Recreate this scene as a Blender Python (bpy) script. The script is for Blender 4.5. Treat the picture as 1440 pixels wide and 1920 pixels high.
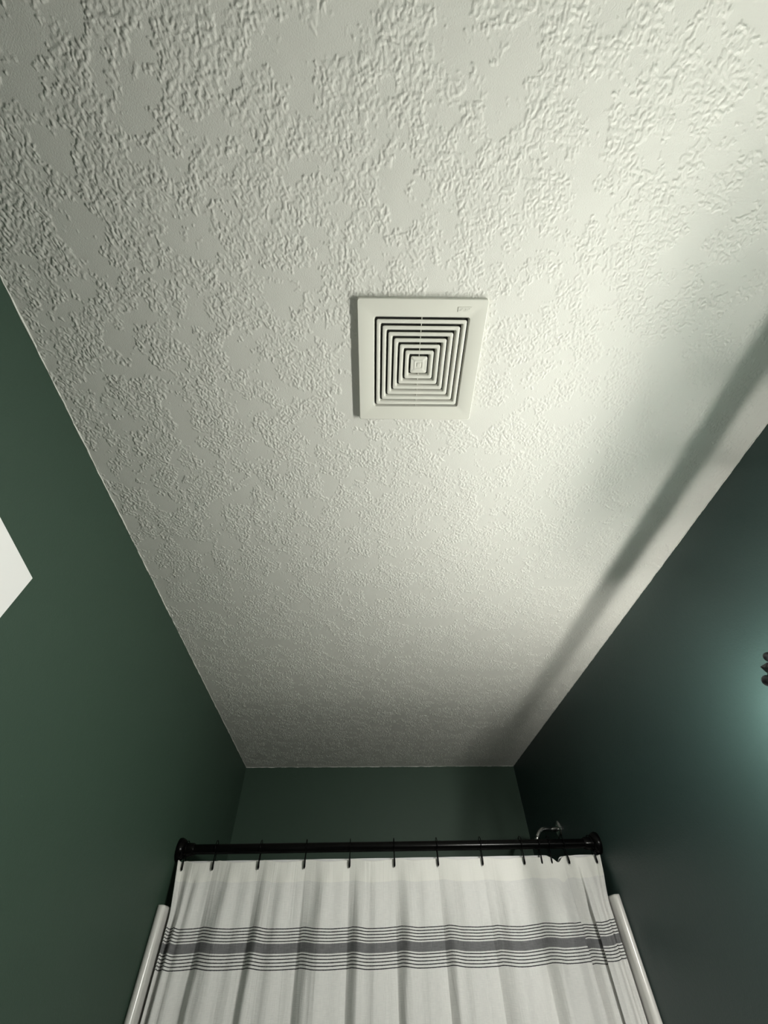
import bpy, bmesh, math, random
import numpy as np
from mathutils import Vector, Matrix, noise as mnoise

# ------------------------------------------------------------------ scene
for o in list(bpy.data.objects): bpy.data.objects.remove(o)
S = bpy.context.scene
COL = S.collection
PI = math.pi
CAMZ = 1.64                     # camera height above the floor; z below is given relative to it and lifted by CAMZ
def W(x, y, z): return Vector((x, y, z + CAMZ))

# camera
yaw, pitch, roll = math.radians(4.17645), math.radians(49.18557), math.radians(-1.79735)
f = Vector((math.sin(yaw)*math.cos(pitch), math.cos(yaw)*math.cos(pitch), math.sin(pitch)))
r = Vector((math.cos(yaw), -math.sin(yaw), 0)); u = r.cross(f)
r2 = math.cos(roll)*r + math.sin(roll)*u; u2 = -math.sin(roll)*r + math.cos(roll)*u
cd = bpy.data.cameras.new('camera'); cam = bpy.data.objects.new('camera', cd); COL.objects.link(cam)
M = Matrix((r2, u2, -f)).transposed().to_4x4(); M.translation = W(0, 0, 0)
cam.matrix_world = M
cd.sensor_fit = 'VERTICAL'; cd.sensor_height = 36; cd.sensor_width = 27
cd.lens = 758.3958 * 36 / 1920; cd.clip_start = .01
S.camera = cam

# world and exposure
w = bpy.data.worlds.new('world'); S.world = w; w.use_nodes = True
w.node_tree.nodes['Background'].inputs[0].default_value = (.8, .9, 1, 1)
w.node_tree.nodes['Background'].inputs[1].default_value = .01
S.view_settings.view_transform = 'Standard'; S.view_settings.look = 'None'
S.view_settings.exposure = 0; S.view_settings.gamma = 1; S.view_settings.use_curve_mapping = False
BULB_STRENGTH = 4000
BULB_COLOR = (1, .985, .92)

# ------------------------------------------------------------------ room numbers (metres)
XL, XR, YB, YF, ZC = -.6317, .8975, 2.6115, -.304, .80
ZF = -CAMZ

# ------------------------------------------------------------------ helpers
def link(name, me, mat=None, parent=None, smooth=False, angle=None):
    o = bpy.data.objects.new(name, me); COL.objects.link(o)
    if mat: me.materials.append(mat)
    if parent: o.parent = parent
    if smooth or angle:
        for p in me.polygons: p.use_smooth = True
        if angle:
            me.set_sharp_from_angle(angle=math.radians(angle))
    return o
def from_bm(name, bm, mat=None, parent=None, smooth=False, angle=None):
    bmesh.ops.recalc_face_normals(bm, faces=bm.faces)
    me = bpy.data.meshes.new(name); bm.to_mesh(me); bm.free()
    return link(name, me, mat, parent, smooth, angle)
def box(bm, x0, x1, y0, y1, z0, z1):
    v = [bm.verts.new((x, y, z)) for z in (z0, z1) for y in (y0, y1) for x in (x0, x1)]
    for q in ((0,2,3,1),(4,5,7,6),(0,1,5,4),(1,3,7,5),(3,2,6,7),(2,0,4,6)): bm.faces.new([v[i] for i in q])
    return v
def tube(bm, pts, rad, n=12, closed=False, caps=True):
    pts = [Vector(p) for p in pts]; N = len(pts)
    rads = rad if isinstance(rad, (list, tuple)) else [rad]*N
    rings = []; prev = None
    for i, p in enumerate(pts):
        a = pts[(i-1) % N] if (closed or i > 0) else p
        b = pts[(i+1) % N] if (closed or i < N-1) else p
        t = (b-a).normalized()
        if prev is None:
            s = t.orthogonal().normalized()
        else:
            s = (prev - t*prev.dot(t)).normalized()
        prev = s; q = t.cross(s)
        rings.append([bm.verts.new(p + rads[i]*(math.cos(2*PI*k/n)*s + math.sin(2*PI*k/n)*q)) for k in range(n)])
    for i in range(N if closed else N-1):
        A, B = rings[i], rings[(i+1) % N]
        for k in range(n): bm.faces.new((A[k], A[(k+1) % n], B[(k+1) % n], B[k]))
    if caps and not closed:
        bm.faces.new(rings[0][::-1]); bm.faces.new(rings[-1])
def lathe(bm, origin, axis, prof, n=32):
    """prof: list of (distance along axis, radius)"""
    origin = Vector(origin); axis = Vector(axis).normalized(); s = axis.orthogonal().normalized(); q = axis.cross(s)
    rings = []
    for d, rr in prof:
        if rr < 1e-6: rings.append([bm.verts.new(origin + axis*d)]); continue
        rings.append([bm.verts.new(origin + axis*d + rr*(math.cos(2*PI*k/n)*s + math.sin(2*PI*k/n)*q)) for k in range(n)])
    for A, B in zip(rings, rings[1:]):
        for k in range(n):
            k2 = (k+1) % n
            if len(A) == 1 and len(B) == 1: continue
            if len(A) == 1: bm.faces.new((A[0], B[k2], B[k]))
            elif len(B) == 1: bm.faces.new((A[k], A[k2], B[0]))
            else: bm.faces.new((A[k], A[k2], B[k2], B[k]))
def sphere(bm, c, rr, n=16, sz=1.0):
    lathe(bm, Vector(c) - Vector((0, 0, rr*sz)), (0, 0, 1), [(rr*sz*(1-math.cos(PI*i/n)), rr*math.sin(PI*i/n)) for i in range(n+1)], n*2)
def struct(o): o['kind'] = 'structure'; return o
def thing(name, label, cat, loc, group=None):
    o = bpy.data.objects.new(name, None); COL.objects.link(o); o.location = loc
    o['label'] = label; o['category'] = cat
    if group: o['group'] = group
    return o
def smoothstep(a, b, x):
    t = min(1, max(0, (x-a)/(b-a))); return t*t*(3-2*t)

# ------------------------------------------------------------------ materials
def mat(name, col, rough=.5, metal=0, spec=.5, coat=0):
    m = bpy.data.materials.new(name); m.use_nodes = True
    b = m.node_tree.nodes['Principled BSDF']
    b.inputs['Base Color'].default_value = (*col, 1); b.inputs['Roughness'].default_value = rough
    b.inputs['Metallic'].default_value = metal; b.inputs['Specular IOR Level'].default_value = spec
    b.inputs['Coat Weight'].default_value = coat
    return m
def N(m, t, **kw):
    n = m.node_tree.nodes.new(t)
    for k, v in kw.items(): setattr(n, k, v)
    return n
def L(m, a, b): m.node_tree.links.new(a, b)
def noise_node(m, scale, detail=2, rough=.5, dist=0, vec=None):
    n = N(m, 'ShaderNodeTexNoise'); n.inputs['Scale'].default_value = scale; n.inputs['Detail'].default_value = detail
    n.inputs['Roughness'].default_value = rough; n.inputs['Distortion'].default_value = dist
    if vec is None:
        tc = N(m, 'ShaderNodeTexCoord'); vec = tc.outputs['Object']
    L(m, vec, n.inputs['Vector']); return n.outputs['Fac']
def math_node(m, op, a, b=None, c=None):
    n = N(m, 'ShaderNodeMath', operation=op)
    for i, v in enumerate((a, b, c)):
        if v is None: continue
        if isinstance(v, (int, float)): n.inputs[i].default_value = v
        else: L(m, v, n.inputs[i])
    return n.outputs[0]
def step_node(m, v, a, b):
    n = N(m, 'ShaderNodeMapRange', interpolation_type='SMOOTHSTEP')
    n.inputs['From Min'].default_value = a; n.inputs['From Max'].default_value = b
    L(m, v, n.inputs['Value']); return n.outputs['Result']
def bump(m, h, dist, strength=1.0):
    b = N(m, 'ShaderNodeBump'); b.inputs['Distance'].default_value = dist; b.inputs['Strength'].default_value = strength
    L(m, h, b.inputs['Height']); L(m, b.outputs[0], m.node_tree.nodes['Principled BSDF'].inputs['Normal'])

# knockdown ceiling texture: clusters of squiggly flattened blobs on smooth plaster
m_ceil = mat('ceiling_paint', (.74, .735, .68), .55, spec=.35)
bump(m_ceil, noise_node(m_ceil, 520, 2), .00035)

def wall_mat(name, col, rough):
    m = mat(name, col, rough, spec=.38)
    a = noise_node(m, 260, 3, .6); b = noise_node(m, 60, 2)
    bump(m, math_node(m, 'ADD', a, math_node(m, 'MULTIPLY', b, .6)), .0005)
    return m
m_wall = wall_mat('green_wall_paint', (.032, .061, .042), .6)
m_caulk = mat('ceiling_edge_paint', (.72, .72, .66), .5)
m_plastic = mat('vent_plastic', (.74, .735, .66), .38)
m_dark = mat('vent_cavity', (.03, .03, .025), .8)
m_black = mat('matte_black_metal', (.0015, .0015, .0015), .22, spec=.12)
m_chrome = mat('chrome', (.75, .75, .75), .12, 1)
m_door = mat('white_door_paint', (.66, .66, .65), .4)
m_surround = mat('glossy_acrylic', (.70, .69, .66), .22)
m_floor = mat('floor_tile', (.35, .34, .31), .4)
m_iron = mat('dark_iron', (.03, .032, .035), .35, .6)
m_liner = mat('liner', (.66, .66, .66), .6)
m_glass = bpy.data.materials.new('clear_bulb_glass'); m_glass.use_nodes = True
nt = m_glass.node_tree; nt.nodes.clear()
_o = nt.nodes.new('ShaderNodeOutputMaterial'); _m = nt.nodes.new('ShaderNodeMixShader'); _f = nt.nodes.new('ShaderNodeFresnel')
_t = nt.nodes.new('ShaderNodeBsdfTransparent'); _g = nt.nodes.new('ShaderNodeBsdfGlossy'); _g.inputs['Roughness'].default_value = .02
nt.links.new(_f.outputs[0], _m.inputs[0]); nt.links.new(_t.outputs[0], _m.inputs[1]); nt.links.new(_g.outputs[0], _m.inputs[2]); nt.links.new(_m.outputs[0], _o.inputs[0])
m_bulb = bpy.data.materials.new('bulb_glow'); m_bulb.use_nodes = True
bp = m_bulb.node_tree.nodes['Principled BSDF']
bp.inputs['Base Color'].default_value = (.8, .8, .8, 1)
bp.inputs['Emission Color'].default_value = (*BULB_COLOR, 1); bp.inputs['Emission Strength'].default_value = BULB_STRENGTH

# linen curtain: stripes follow the cloth (UV.y holds the resting height)
m_lin = mat('striped_linen', (.6, .6, .57), .85, spec=.2)
uvn = N(m_lin, 'ShaderNodeUVMap', uv_map='UVMap'); sep = N(m_lin, 'ShaderNodeSeparateXYZ'); L(m_lin, uvn.outputs[0], sep.inputs[0])
U, V = sep.outputs[0], sep.outputs[1]
wob = math_node(m_lin, 'MULTIPLY', math_node(m_lin, 'SUBTRACT', noise_node(m_lin, 300, 1, vec=uvn.outputs[0]), .5), .0008)
Vw = math_node(m_lin, 'ADD', V, wob)
def band(z0, half, soft=.0004):
    d = math_node(m_lin, 'ABSOLUTE', math_node(m_lin, 'SUBTRACT', Vw, z0))
    return math_node(m_lin, 'SUBTRACT', 1, step_node(m_lin, d, half-soft, half+soft))
tot = None
for z0 in (.1133, .1064, .0995, .0925, .0854, .0545, .0473, .0401, .0329, .0257):
    b_ = band(z0, .0012)
    tot = b_ if tot is None else math_node(m_lin, 'MAXIMUM', tot, b_)
grey = band(.0700, .0108)
# woven thread variation
mp = N(m_lin, 'ShaderNodeMapping'); mp.inputs['Scale'].default_value = (1, .05, 1); L(m_lin, uvn.outputs[0], mp.inputs[0])
mp2 = N(m_lin, 'ShaderNodeMapping'); mp2.inputs['Scale'].default_value = (.05, 1, 1); L(m_lin, uvn.outputs[0], mp2.inputs[0])
wv = math_node(m_lin, 'ADD', noise_node(m_lin, 900, 2, vec=mp.outputs[0]), noise_node(m_lin, 900, 2, vec=mp2.outputs[0]))
def mixc(m, fac, a, b):
    n = N(m, 'ShaderNodeMix', data_type='RGBA')
    if isinstance(fac, (int, float)): n.inputs[0].default_value = fac
    else: L(m, fac, n.inputs[0])
    for i, v in ((6, a), (7, b)):
        if isinstance(v, tuple): n.inputs[i].default_value = (*v, 1)
        else: L(m, v, n.inputs[i])
    return n.outputs[2]
hem = step_node(m_lin, V, .2255, .2275)
c0 = mixc(m_lin, step_node(m_lin, wv, .7, 1.3), (.66, .66, .645), (.74, .735, .715))
c0 = mixc(m_lin, hem, c0, (.775, .77, .73))
c1 = mixc(m_lin, grey, c0, mixc(m_lin, step_node(m_lin, wv, .7, 1.3), (.13, .13, .135), (.19, .19, .195)))
c2 = mixc(m_lin, tot, c1, (.03, .03, .035))
L(m_lin, c2, m_lin.node_tree.nodes['Principled BSDF'].inputs['Base Color'])
crk = noise_node(m_lin, 26, 3, .6, .8, vec=mp.outputs[0])
bump(m_lin, math_node(m_lin, 'ADD', math_node(m_lin, 'MULTIPLY', wv, .10), crk), .007, .7)

# ------------------------------------------------------------------ room shell
T = .10
def slab(name, m, *a):
    bm = bmesh.new(); box(bm, *a); o = from_bm(name, bm, m); o.location = (0, 0, CAMZ); return struct(o)
def perlin(x, y, seed):
    rs = np.random.RandomState(seed); G = 512
    ang = rs.rand(G, G)*2*np.pi; gx, gy = np.cos(ang).astype(np.float32), np.sin(ang).astype(np.float32)
    xi = np.floor(x).astype(np.int32); yi = np.floor(y).astype(np.int32); fx = (x-xi).astype(np.float32); fy = (y-yi).astype(np.float32)
    ux = fx*fx*fx*(fx*(fx*6-15)+10); uy = fy*fy*fy*(fy*(fy*6-15)+10)
    def g(dx, dy):
        a, b = (xi+dx) % G, (yi+dy) % G
        return gx[a, b]*(fx-dx) + gy[a, b]*(fy-dy)
    n0 = g(0, 0)*(1-ux) + g(1, 0)*ux; n1 = g(0, 1)*(1-ux) + g(1, 1)*ux
    return (n0*(1-uy) + n1*uy)*1.5
def fbm(x, y, sc, seed, oc=3, gain=.5):
    t = 0; a = 1; tot_ = 0
    for k in range(oc): t = t + a*perlin(x*sc, y*sc, seed+k); tot_ += a; a *= gain; sc *= 2.03
    return t/tot_
def sst(a, b, v):
    t = np.clip((v-a)/(b-a), 0, 1); return t*t*(3-2*t)
def knockdown(x, y):
    """height in metres of the trowelled plaster: fractal clusters of small squiggly lumps on flat ground"""
    wx = x + .0028*perlin(x*90, y*90, 31) + .0008*perlin(x*280, y*280, 35); wy = y + .0028*perlin(x*90, y*90, 33) + .0008*perlin(x*280, y*280, 37)
    mask = fbm(x, y, 14, 3, 5, .74)
    dens = sst(-.15, .10, mask)
    lump = perlin(wx*185, wy*185, 11)*.75 + perlin(wx*330, wy*330, 13)*.38
    # thin ridges: strings that wander between the clusters
    string = 1-np.abs(perlin(wx*75, wy*75, 17))*4.5
    h = sst(.02, .24, lump + .62*(dens-.62) + .10*np.clip(string, 0, 1)*dens) * sst(.02, .30, dens)
    soft = .00035*fbm(x, y, 22, 51, 2)
    return h*.0010*(.75+.5*sst(-.3, .3, perlin(x*40, y*40, 71))) + soft
def ceiling_mesh():
    step = .0014
    x0, x1, y0, y1 = XL, XR, YF, YB
    nx = int((x1-x0)/step); ny = int((y1-y0)/step)
    X, Y = np.meshgrid(np.linspace(x0, x1, nx), np.linspace(y0, y1, ny))
    H = knockdown(X, Y)
    # smooth plastic-trimmed area round the fan is flat
    d = np.maximum(np.abs(X-.0992), np.abs(Y-.2965)); H = H*sst(.112, .120, d)
    co = np.empty((ny*nx+4, 3), np.float32); co[:-4, 0] = X.ravel(); co[:-4, 1] = Y.ravel(); co[:-4, 2] = (ZC-H).ravel()
    co[-4:] = [(x0, y0, ZC+T), (x1, y0, ZC+T), (x1, y1, ZC+T), (x0, y1, ZC+T)]
    idx = np.arange(nx*ny).reshape(ny, nx)
    q = np.stack([idx[:-1, :-1], idx[1:, :-1], idx[1:, 1:], idx[:-1, 1:]], -1).reshape(-1, 4)
    q = np.vstack([q, [[nx*ny, nx*ny+1, nx*ny+2, nx*ny+3]]]).astype(np.int32)
    me = bpy.data.meshes.new('ceiling'); me.vertices.add(len(co)); me.vertices.foreach_set('co', co.ravel())
    me.loops.add(q.size); me.loops.foreach_set('vertex_index', q.ravel())
    me.polygons.add(len(q)); me.polygons.foreach_set('loop_start', np.arange(0, q.size, 4, dtype=np.int32))
    me.polygons.foreach_set('use_smooth', np.ones(len(q), bool)); me.update(calc_edges=True)
    o = link('ceiling', me, m_ceil); o.location.z = CAMZ; struct(o)
ceiling_mesh()
slab('floor', m_floor, XL-T, XR+T, YF-T-1.2, YB+T, ZF-T, ZF)
slab('wall_left', m_wall, XL-T, XL, YF-T, YB, ZF, ZC)
m_wall_r = wall_mat('green_wall_paint_glow_tint', (.030, .056, .052), .45)  # same green paint; blue tint of lamp glow and flare put into its colour
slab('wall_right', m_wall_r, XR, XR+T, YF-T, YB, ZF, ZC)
slab('wall_back', m_wall, XL-T, XR+T, YB, YB+T, ZF, ZC)
bm = bmesh.new()
DX0, DX1, DZ = -.352, .42, .395
box(bm, XL, DX0, YF-T, YF, ZF, ZC); box(bm, DX1, XR, YF-T, YF, ZF, ZC); box(bm, DX0, DX1, YF-T, YF, DZ, ZC)
o = from_bm('wall_front', bm, m_wall); o.location.z = CAMZ; struct(o)
# casing around the doorway, behind the camera
bm = bmesh.new()
box(bm, DX1, DX1+.06, YF, YF+.012, ZF, DZ+.06); box(bm, DX0-.06, DX0, YF, YF+.012, ZF, DZ+.06); box(bm, DX0, DX1, YF, YF+.012, DZ, DZ+.06)
o = from_bm('trim_1', bm, m_door); o.location.z = CAMZ; struct(o)

# irregular painted bead where the textured ceiling meets each wall
def bead(name, p0, p1, inward, seed):
    bm = bmesh.new(); n = 420; p0 = Vector(p0); p1 = Vector(p1); inward = Vector(inward); rings = []
    for i in range(n+1):
        p = p0.lerp(p1, i/n); s = (p-p0).length
        k = .0018 + .0016*mnoise.noise(Vector((s*30, seed, 0))) + .0010*mnoise.noise(Vector((s*95, seed, 3)))
        k = max(.0004, k); kk = max(.0005, .0020 + .0018*mnoise.noise(Vector((s*40, seed, 9))))
        rings.append([bm.verts.new(p + inward*(kk*a) - Vector((0, 0, k*b))) for a, b in ((-.0, 1), (.45, .95), (.9, .45), (1.1, -.0))])
    for A, B in zip(rings, rings[1:]):
        for k in range(3): bm.faces.new((A[k], A[k+1], B[k+1], B[k]))
        bm.faces.new((A[3], A[0], B[0], B[3]))
    bm.faces.new(rings[0]); bm.faces.new(rings[-1][::-1])
    o = from_bm(name, bm, m_caulk, smooth=True); o.location.z = CAMZ; struct(o)
bead('trim_2', (XL, YF, ZC), (XL, YB, ZC), (1, 0, 0), 1.3)
bead('trim_3', (XR, YF, ZC), (XR, YB, ZC), (-1, 0, 0), 4.1)
bead('trim_4', (XL, YB, ZC), (XR, YB, ZC), (0, -1, 0), 7.7)

# ------------------------------------------------------------------ white door, open against the left wall
hinge = Vector((-.349, -.290)); free = Vector((-.477, .480)); dv = (free-hinge); dw = dv.length; dv.normalize()
bm = bmesh.new(); zt = .392; z0 = ZF + .012; th = .035
# local: x along the door from the hinge, y = thickness (towards the wall), z height
v = box(bm, 0, dw, 0, th, z0, zt)
bmesh.ops.bevel(bm, geom=[e for e in bm.edges], offset=.002, segments=2, affect='EDGES')
door = from_bm('door_1', bm, m_door, angle=40)
nrm = Vector((-dv.y, dv.x))      # towards the left wall
door.matrix_world = Matrix(((dv.x, nrm.x, 0, hinge.x), (dv.y, nrm.y, 0, hinge.y), (0, 0, 1, CAMZ), (0, 0, 0, 1)))
struct(door)
for (a, b) in ((.12, dw/2-.05), (dw/2+.05, dw-.12)):
    for (c, d) in ((z0+.2, z0+.85), (z0+.97, z0+1.5), (z0+1.62, zt-.13)):
        bm = bmesh.new(); box(bm, a, b, -.004, .001, c, d)
        bmesh.ops.bevel(bm, geom=[e for e in bm.edges], offset=.003, segments=2, affect='EDGES')
        from_bm('door_panel', bm, m_door, door, angle=40)
bm = bmesh.new(); lathe(bm, (dw-.06, 0, z0+.95), (0, -1, 0), [(0, 0), (0, .032), (.006, .032), (.01, .012), (.035, .012), (.04, .024), (.055, .028), (.066, .02), (.07, 0)])
from_bm('door_handle', bm, m_chrome, door, angle=40)

# ------------------------------------------------------------------ exhaust vent grille
VS = .1185; VT = .0100
vent = thing('exhaust_vent', 'square off-white plastic exhaust fan grille with concentric square louvres on the ceiling', 'vent', W(.0992, .2965, ZC))
vent.rotation_euler = (0, 0, math.radians(-1.85))
def rsq(bm, h, rad, z, n=5):
    out = []
    for cx, cy, a0 in ((1, 1, 0), (-1, 1, 90), (-1, -1, 180), (1, -1, 270)):
        for i in range(n+1):
            a = math.radians(a0 + 90*i/n); rr = min(rad, h)
            out.append(bm.verts.new((cx*(h-rr)+rr*math.cos(a), cy*(h-rr)+rr*math.sin(a), z)))
    return out
def ringmesh(name, prof, m, parent, close=True, cap=None):
    """prof: (half size, corner radius, z) loops swept round the square"""
    bm = bmesh.new(); loops = [rsq(bm, *p) for p in prof]; n = len(loops[0])
    pairs = list(zip(loops, loops[1:])) + ([(loops[-1], loops[0])] if close else [])
    for A, B in pairs:
        for k in range(n): bm.faces.new((A[k], A[(k+1) % n], B[(k+1) % n], B[k]))
    if cap: bm.faces.new(loops[cap]) 
    return from_bm(name, bm, m, parent, angle=35)
OP = .0885    # half of louvre opening
pitch_, flat, slope, dep = .0112, .0060, .0026, .0060
zf = -VT
ringmesh('frame', [(VS-.0002, .004, 0), (VS, .004, zf+.0012), (VS-.0012, .004, zf), (OP+.001, .005, zf), (OP, .005, zf+.0004),
                   (OP-slope, .003, zf+dep), (OP-slope, .003, zf+dep+.0008), (OP+.002, .004, zf+.003), (VS-.004, .003, zf+.003), (VS-.004, .003, 0)], m_plastic, vent)
h = OP - pitch_ + flat
for i in range(6):
    ringmesh('louvre_ring', [(h, .0035, zf+.0004), (h-.0006, .0035, zf), (h-flat+.0006, .003, zf), (h-flat, .003, zf+.0004),
                             (h-flat-slope, .002, zf+dep), (h-flat-slope, .002, zf+dep+.0008), (h-flat, .003, zf+.0025), (h, .0035, zf+.0025)], m_plastic, vent)
    h -= pitch_
# centre button with small embossed square
bm = bmesh.new()
prof = [(h, .0035, zf+.003), (h, .0035, zf+.0005), (h-.0006, .0035, zf), (h*.62, .003, zf), (h*.58, .003, zf-.0006), (h*.40, .002, zf-.0006), (h*.34, .002, zf+.0003), (h*.26, .0015, zf+.0003), (h*.20, .0012, zf-.0008), (h*.10, .0006, zf-.0008)]
loops = [rsq(bm, *p) for p in prof]; n = len(loops[0])
for A, B in zip(loops, loops[1:]):
    for k in range(n): bm.faces.new((A[k], A[(k+1) % n], B[(k+1) % n], B[k]))
bm.faces.new(loops[-1]); bm.faces.new(loops[0][::-1])
from_bm('centre_button', bm, m_plastic, vent, angle=35)
bm = bmesh.new()
for s in (1, -1): box(bm, -.0006, .0006, min(s*h, s*OP), max(s*h, s*OP), zf+.0028, zf+.005)
from_bm('rib', bm, m_plastic, vent)
bm = bmesh.new(); box(bm, -OP-.001, OP+.001, -OP-.001, OP+.001, -.0012, -.0002); from_bm('dark_backing', bm, m_dark, vent)
# small embossed maker's plate (too small to read)
bm = bmesh.new(); cx, cy = .0760, -.1015
box(bm, cx-.0125, cx+.0125, cy-.0044, cy+.0044, zf-.0009, zf+.0003)
bmesh.ops.bevel(bm, geom=[e for e in bm.edges], offset=.0004, segments=2, affect='EDGES')
plate = from_bm('nameplate', bm, m_plastic, vent)
bm = bmesh.new()
for k in range(6):
    x = cx-.0085+k*.0032; box(bm, x, x+.0007, cy-.0018, cy+.0018, zf-.00125, zf-.0008); box(bm, x, x+.0021, cy+(-.0018 if k % 2 else .0011), cy+(-.0011 if k % 2 else .0018), zf-.00125, zf-.0008)
from_bm('embossed_lettering', bm, m_plastic, plate)

# ------------------------------------------------------------------ curtain rod
RY, RZ, RR = 1.88, .3185, .0143
rod = thing('curtain_rod', 'black round shower curtain rod spanning wall to wall', 'curtain rod', W((XL+XR)/2, RY, RZ))
def rl(x): return x - (XL+XR)/2
bm = bmesh.new(); lathe(bm, (rl(XL+.03), 0, 0), (1, 0, 0), [(0, 0), (0, RR), (XR-XL-.06, RR), (XR-XL-.06, 0)], 32); from_bm('pole', bm, m_black, rod, angle=40)
for s, X in ((1, XL), (-1, XR)):
    bm = bmesh.new(); lathe(bm, (rl(X), 0, 0), (s, 0, 0), [(0, 0), (0, .033), (.006, .034), (.013, .032), (.020, .028), (.024, .022), (.024, 0)], 36); from_bm('flange', bm, m_black, rod, angle=40)
    bm = bmesh.new(); lathe(bm, (rl(X)+s*.022, 0, 0), (s, 0, 0), [(0, 0), (0, .0195), (.028, .0185), (.034, .0155), (.034, 0)], 32); from_bm('sleeve', bm, m_black, rod, angle=40)

# ------------------------------------------------------------------ curtain
HX = [-.6020, -.4990, -.3420, -.1810, -.0237, .1350, .2915, .4527, .6040, .6700, .7080, .7626, .8668]
# cloth pleat points (hook holes the cloth hangs from; two near the right pile up in one deep fold)
CX0, CX1 = -.6180, .8870
cre = [-.6020, -.4960, -.3400, -.1795, -.0232, .1345, .2900, .4500, .6040, .7610, .8640]
ZT, ZB = .2840, -1.50
random.seed(4)
ridge = {}
for i in range(len(cre)+1): ridge[i] = (random.uniform(.34, .5), random.uniform(.14, .26), random.uniform(.8, 1.2), random.uniform(-1, 1))
bounds = [CX0] + cre + [CX1]
def cloth(x, z, back=0):
    """depth offset (negative = nearer the camera) and lift of the cloth at rest position x, z"""
    i = 0
    while i < len(bounds)-2 and x > bounds[i+1]: i += 1
    a, b = bounds[i], bounds[i+1]; wd = b-a; t = min(1, max(0, (x-a)/wd))
    d = ZT - z
    ra, rb, amp, tw = ridge[i]
    rp = ra + (rb-ra)*smoothstep(.02, .35, d)
    if wd < .08: rp = .5
    A = (.010 + .022*smoothstep(0, .22, d))*amp*min(1, wd/.14)
    if t < rp:
        q = t/rp; prof = q**.8 if q > 0 else 0; prof = q*q*(3-2*q)*.55 + .45*math.sin(q*PI/2)
    else:
        q = max(0, 1-t)/(1-rp); prof = max(0, math.sin(q*PI/2))**1.15
    y = -A*prof
    y += .0050*math.sin(2*PI*t*2.2 + tw*3 + d*2)*math.sin(PI*t)*smoothstep(0, .1, d)
    y += .004*mnoise.noise(Vector((x*11, z*2.2, 2))) * smoothstep(.0, .08, d)
    sag = .0055*max(0, math.sin(PI*t))**1.2*(1 if wd > .08 else .4)*(1-.5*smoothstep(0, .3, d))
    lift = -sag + .0022*smoothstep(0, .12, t)*(1-smoothstep(.12, .4, t))
    return y, lift
def curtain():
    bm = bmesh.new(); uv = bm.loops.layers.uv.new('UVMap')
    # arc samples across the cloth: (rest x, position along the rod). Between .605 and .761 there is an overlapping fold
    nx = 620; rows = [0, .004, .008, .014, .022, .03, .04, .05, .06, .075, .09, .105, .12, .135, .15, .165, .18, .195, .21, .225, .24, .255, .27, .285, .3, .33, .36, .4, .45, .5, .6, .7, .85, 1.0, 1.2, 1.4, 1.6, ZT-ZB]
    grid = []; rest = []
    for j, d in enumerate(rows):
        z = ZT - d; row = []; rr = []
        for i in range(nx+1):
            s = CX0 + (CX1-CX0)*i/nx
            y, lift = cloth(s, z)
            x = s
            # deep folded-over pleat near the right hook: the cloth tucks back on itself
            pl = smoothstep(.7480, .7530, s)*(1-smoothstep(.7960, .8000, s))*smoothstep(.0, .16, d)
            y += .024*pl
            x += (.010*math.exp(-((s-.793)/.006)**2) - .010*math.exp(-((s-.803)/.005)**2) + .004*math.exp(-((s-.747)/.004)**2) - .004*math.exp(-((s-.754)/.004)**2))*smoothstep(.02, .16, d)
            fold_drop = -.0065*pl + .0035*smoothstep(.868, .871, s)*smoothstep(.04, .1, d)
            y += .006*smoothstep(.866, .870, s)*smoothstep(.04, .1, d)
            # slumped top between the bunched hooks
            sl = math.exp(-((s-.728)/.016)**2)*.015 * (1-smoothstep(0, .2, d)) - math.exp(-((s-.683)/.018)**2)*.004*(1-smoothstep(0, .1, d))
            # free edges splay inwards a little lower down
            x += .022*min(1, d/.14)*smoothstep(-.54, -.617, s) - .021*min(1, d/.13)*smoothstep(.80, .888, s)
            y -= .020*smoothstep(-.606, -.617, s) + .014*smoothstep(.87, .888, s)
            tilt = .009*smoothstep(.1, -.6, s) + .002*smoothstep(.5, .9, s) - .004*math.exp(-((s-.5)/.15)**2)
            # scalloped hem line pulled up at every hook
            row.append(bm.verts.new((x, RY + .004 + y, z + lift + fold_drop - sl + tilt*(.3+.7*smoothstep(0, .08, d)))))
            rr.append((s, z))
        grid.append(row); rest.append(rr)
    for j in range(len(rows)-1):
        for i in range(nx):
            fc = bm.faces.new((grid[j][i], grid[j+1][i], grid[j+1][i+1], grid[j][i+1]))
            for l, (a, b) in zip(fc.loops, ((j, i), (j+1, i), (j+1, i+1), (j, i+1))): l[uv].uv = rest[a][b]
    me = bpy.data.meshes.new('shower_curtain'); bm.to_mesh(me); bm.free()
    o = link('shower_curtain', me, m_lin, smooth=True)
    sm = o.modifiers.new('thickness', 'SOLIDIFY'); sm.thickness = .0012; sm.offset = 1
    o.location.z = CAMZ
    o['label'] = 'off-white linen shower curtain with grey and black woven stripes hanging from the black rod'
    o['category'] = 'shower curtain'
curtain()
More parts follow.
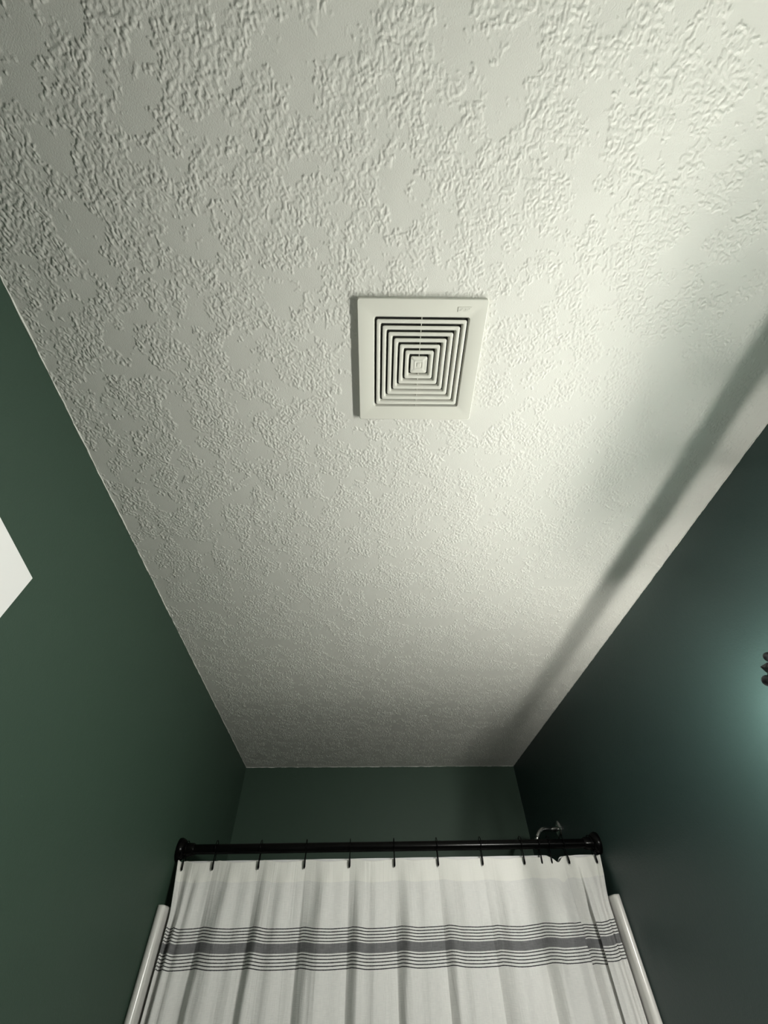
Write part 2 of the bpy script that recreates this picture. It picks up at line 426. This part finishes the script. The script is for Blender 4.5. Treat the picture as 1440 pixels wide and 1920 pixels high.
# liner behind the curtain
bm = bmesh.new(); nx = 500; rows = [0, .01, .03, .06, .1, .2, .4, .8, 1.2, 1.7]; g = []
for d in rows:
    row = []
    for i in range(nx+1):
        s = CX0+.012 + (CX1-CX0-.02)*i/nx
        y, lift = cloth(s, ZT-d)
        sl = math.exp(-((s-.728)/.016)**2)*.026*(1-smoothstep(0, .2, d))
        row.append(bm.verts.new((s + .018*smoothstep(0, .11, d)*smoothstep(-.54, -.605, s) - .022*smoothstep(0, .11, d)*smoothstep(.80, .88, s), RY+.016+.040*smoothstep(0, .1, d)+y*.35+.0008*math.sin(s*900)+.02*math.exp(-((s-.757)/.04)**2), ZT+.0045-d-sl)))
    g.append(row)
for A, B in zip(g, g[1:]):
    for i in range(nx): bm.faces.new((A[i], B[i], B[i+1], A[i+1]))
me = bpy.data.meshes.new('curtain_liner'); bm.to_mesh(me); bm.free()
lin = link('curtain_liner', me, m_liner, smooth=True); lin.location.z = CAMZ
lin['label'] = 'plain white ribbed liner whose top edge shows just behind the striped curtain'; lin['category'] = 'curtain liner'

# ------------------------------------------------------------------ curtain hooks
lab = ['leftmost black curtain ring, beside the left rod flange', 'black curtain ring second from the left end of the rod',
       'black curtain ring third from the left on the rod', 'black curtain ring fourth from the left on the rod',
       'black curtain ring fifth from the left on the rod', 'black curtain ring sixth from the left, near mid rod',
       'black curtain ring seventh from the left, just right of mid rod', 'black curtain ring eighth from the left on the rod',
       'black curtain ring just left of the three bunched rings below the shower arm', 'leftmost of three bunched black rings below the shower arm',
       'middle of three bunched black rings below the shower arm', 'rightmost of three bunched black rings, below the round flange of the shower arm',
       'rightmost black curtain ring, beside the right rod flange']
def ring_bm():
    bm = bmesh.new(); pts = []
    n = 26; rr = .0205
    # loop round the rod, open at the back and drawn down to the hem
    for i in range(n+1):
        a = math.radians(-70 + 320*i/n)
        pts.append(Vector((0, rr*math.cos(a), .0035+rr*math.sin(a))))
    tip = [Vector((0, -.010, -.0270)), Vector((0, -.0085, -.040)), Vector((0, -.0075, -.0535)), Vector((0, -.0070, -.0590))]
    p = [q for q in pts]; 
    tube(bm, p, .0013, 8)
    tube(bm, [p[-1]] + tip, [.0015, .0018, .0032, .0034, .0006], 8)
    tube(bm, [p[0], Vector((0, .008, -.030)), Vector((0, .004, -.052)), Vector((0, -.0055, -.0575))], .0011, 8)
    return bm
first = None
for i, x in enumerate(HX):
    if first is None:
        first = from_bm('curtain_ring', ring_bm(), m_black, smooth=True); o = first
    else:
        o = first.copy(); COL.objects.link(o)
    dx = .0 if i in (9, 10) else 0
    o.location = W(x, RY, RZ)
    o.rotation_euler = (0, math.radians((-2, -3, -2, 0, 0, 0, 1, 2, 1, 4, 6, -5, -3)[i]), 0)
    o['label'] = lab[i]; o['category'] = 'curtain ring'; o['group'] = 'black rings holding the curtain on the rod'

# ------------------------------------------------------------------ tub surround: thick rounded acrylic panels on the three walls
ST = .1765; TH = .026; SY = 1.822
for s, X, y0, zt, lb in ((1, XL, SY, ST-.003, 'glossy white tub surround panel on the left green wall'), (-1, XR, SY+.012, ST, 'glossy white tub surround panel on the right green wall')):
    bm = bmesh.new(); K = 20; loops = []
    x0_, x1_ = .0005, TH
    for zz, ins in [(ZF+.001, 0)] + [(zt-.008+.008*math.sin(q*PI/10), .008*(1-math.cos(q*PI/10))) for q in range(0, 6)]:
        # rolled nose towards the room, straight run back along the wall; the top edge is rounded over
        w_ = (x1_-ins-x0_)/2; cxm = x0_ + w_
        pr = [(x0_, YB-.002)] + [(cxm - w_*math.cos(PI*q/K), y0+.013 - (.013-ins)*math.sin(PI*q/K)) for q in range(K+1)] + [(x1_-ins, YB-.002)]
        loops.append([bm.verts.new((X+s*px, py, zz)) for px, py in pr])
    n = len(loops[0])
    for A, B in zip(loops, loops[1:]):
        for k in range(n): bm.faces.new((A[k], A[(k+1) % n], B[(k+1) % n], B[k]))
    bm.faces.new(loops[0][::-1]); bm.faces.new(loops[-1])
    o = from_bm('surround_panel', bm, m_surround, angle=60); o.location.z = CAMZ
    o['label'] = lb; o['category'] = 'wall panel'

# ------------------------------------------------------------------ shower arm and head
sh = thing('shower_outlet', 'small bent chrome shower arm on the dark wall above the right end of the rod', 'shower arm', W(XR, 2.206, .424))
bm = bmesh.new(); lathe(bm, (0, 0, 0), (-1, 0, 0), [(0, 0), (0, .031), (.002, .031), (.006, .027), (.010, .016), (.011, 0)], 36); from_bm('escutcheon', bm, m_chrome, sh, angle=40)
bm = bmesh.new(); pts = [Vector((-.005, 0, 0)), Vector((-.06, 0, .002)), Vector((-.078, -.001, -.001)), Vector((-.092, -.002, -.010)), Vector((-.104, -.003, -.024)), Vector((-.124, -.004, -.050))]
tube(bm, pts, .0085, 20); from_bm('pipe', bm, m_chrome, sh, smooth=True)
dr = Vector((-.020, -.001, -.026)).normalized()
bm = bmesh.new(); lathe(bm, pts[-1]-dr*.004, dr, [(0, 0), (0, .0125), (.010, .013), (.014, .011), (.014, 0)], 24); from_bm('collar', bm, m_chrome, sh, angle=40)

# ------------------------------------------------------------------ vanity light on the right wall (only its end finial is in the frame)
SOCK = .0235
BX, BZ, BY0, BY1 = .776, .376, .06, .675
vl = thing('vanity_light', 'dark ornate end of a wall light bar at the right edge of the photo', 'wall light', W(BX, .32, BZ))
def vloc(x, y, z): return (x-BX, y-.32, z-BZ)
def bow(y): return .001 + .004*(1-((y-.3675)/.3075)**2)
bm = bmesh.new(); n = 24; rings = []
for i in range(n+1):
    y = BY0 + (BY1-BY0)*i/n; x = bow(y)
    rings.append([bm.verts.new((x+a, y-.32, c)) for a, c in ((-.007, -.004), (-.004, -.006), (.004, -.006), (.006, -.004), (.006, .004), (.004, .006), (-.004, .006), (-.006, .004))])
for A, B in zip(rings, rings[1:]):
    for k in range(8): bm.faces.new((A[k], A[(k+1) % 8], B[(k+1) % 8], B[k]))
bm.faces.new(rings[0]); bm.faces.new(rings[-1])
from_bm('bar', bm, m_iron, vl, angle=40)
for yy, s in ((BY1, 1), (BY0, -1)):
    # diamond between two balls, stepping out and down from the bar end
    e = yy + s*.004; Lf = Vector((0, s*.0117, .0078)); Dn = Vector((0, s*.0080, -.0065))
    c = Vector(vloc(BX, yy+s*.019, BZ+.0005))
    bm = bmesh.new()
    vs = [bm.verts.new(c+d) for d in (Lf, -Lf, Dn, -Dn, Vector((.004, 0, 0)), Vector((-.004, 0, 0)))]
    for p_, q_ in ((0, 2), (2, 1), (1, 3), (3, 0)):
        for k in (4, 5): bm.faces.new((vs[p_], vs[q_], vs[k]))
    fin = from_bm('finial', bm, m_iron, vl)
    for dy, dz, rr in ((.0005, .0115, .0092), (.0350, -.0180, .0105)):
        bm = bmesh.new(); sphere(bm, vloc(BX, yy+s*dy, BZ+dz), rr, 10); from_bm('finial_ball', bm, m_iron, fin, smooth=True)
    bm = bmesh.new(); tube(bm, [vloc(BX, yy-s*.01, BZ), vloc(BX, yy+s*.012, BZ), vloc(BX, yy+s*.033, BZ-.018)], .003, 8); from_bm('stem', bm, m_iron, fin, smooth=True)
bm = bmesh.new(); box(bm, XR-BX-.012, XR-BX-.0005, -.07, .07, -.05, .05); bmesh.ops.bevel(bm, geom=[e for e in bm.edges], offset=.004, segments=3, affect='EDGES'); from_bm('backplate', bm, m_iron, vl, angle=40)
bm = bmesh.new(); tube(bm, [(XR-BX-.01, 0, 0), (.05, 0, 0), (bow(.32), 0, 0)], .0045, 12); from_bm('bracket', bm, m_iron, vl, smooth=True)
for yb in (.08, .28, .48, .680):
    y = yb-.32; bx = bow(yb)
    bm = bmesh.new(); lathe(bm, (bx, y, -.004), (0, 0, -1), [(0, 0), (0, .005), (.014, .005), (.020, .016), (.040, SOCK*.95), (.044, SOCK), (.044, SOCK-.002), (.036, SOCK*.85), (.034, 0)], 24); soc = from_bm('socket', bm, m_iron, vl, angle=40)
    bm = bmesh.new(); lathe(bm, (bx, y, -.041), (0, 0, -1), [(0, .010), (.014, .012), (.028, .020), (.042, .025), (.058, .024), (.068, .017), (.074, .008), (.075, 0)], 20); from_bm('bulb', bm, m_glass, soc, smooth=True)
    bm = bmesh.new(); lathe(bm, (bx, y, -.048), (0, 0, -1), [(0, 0), (.001, .003), (.054, .003), (.055, 0)], 10); from_bm('filament', bm, m_bulb, soc, smooth=True)
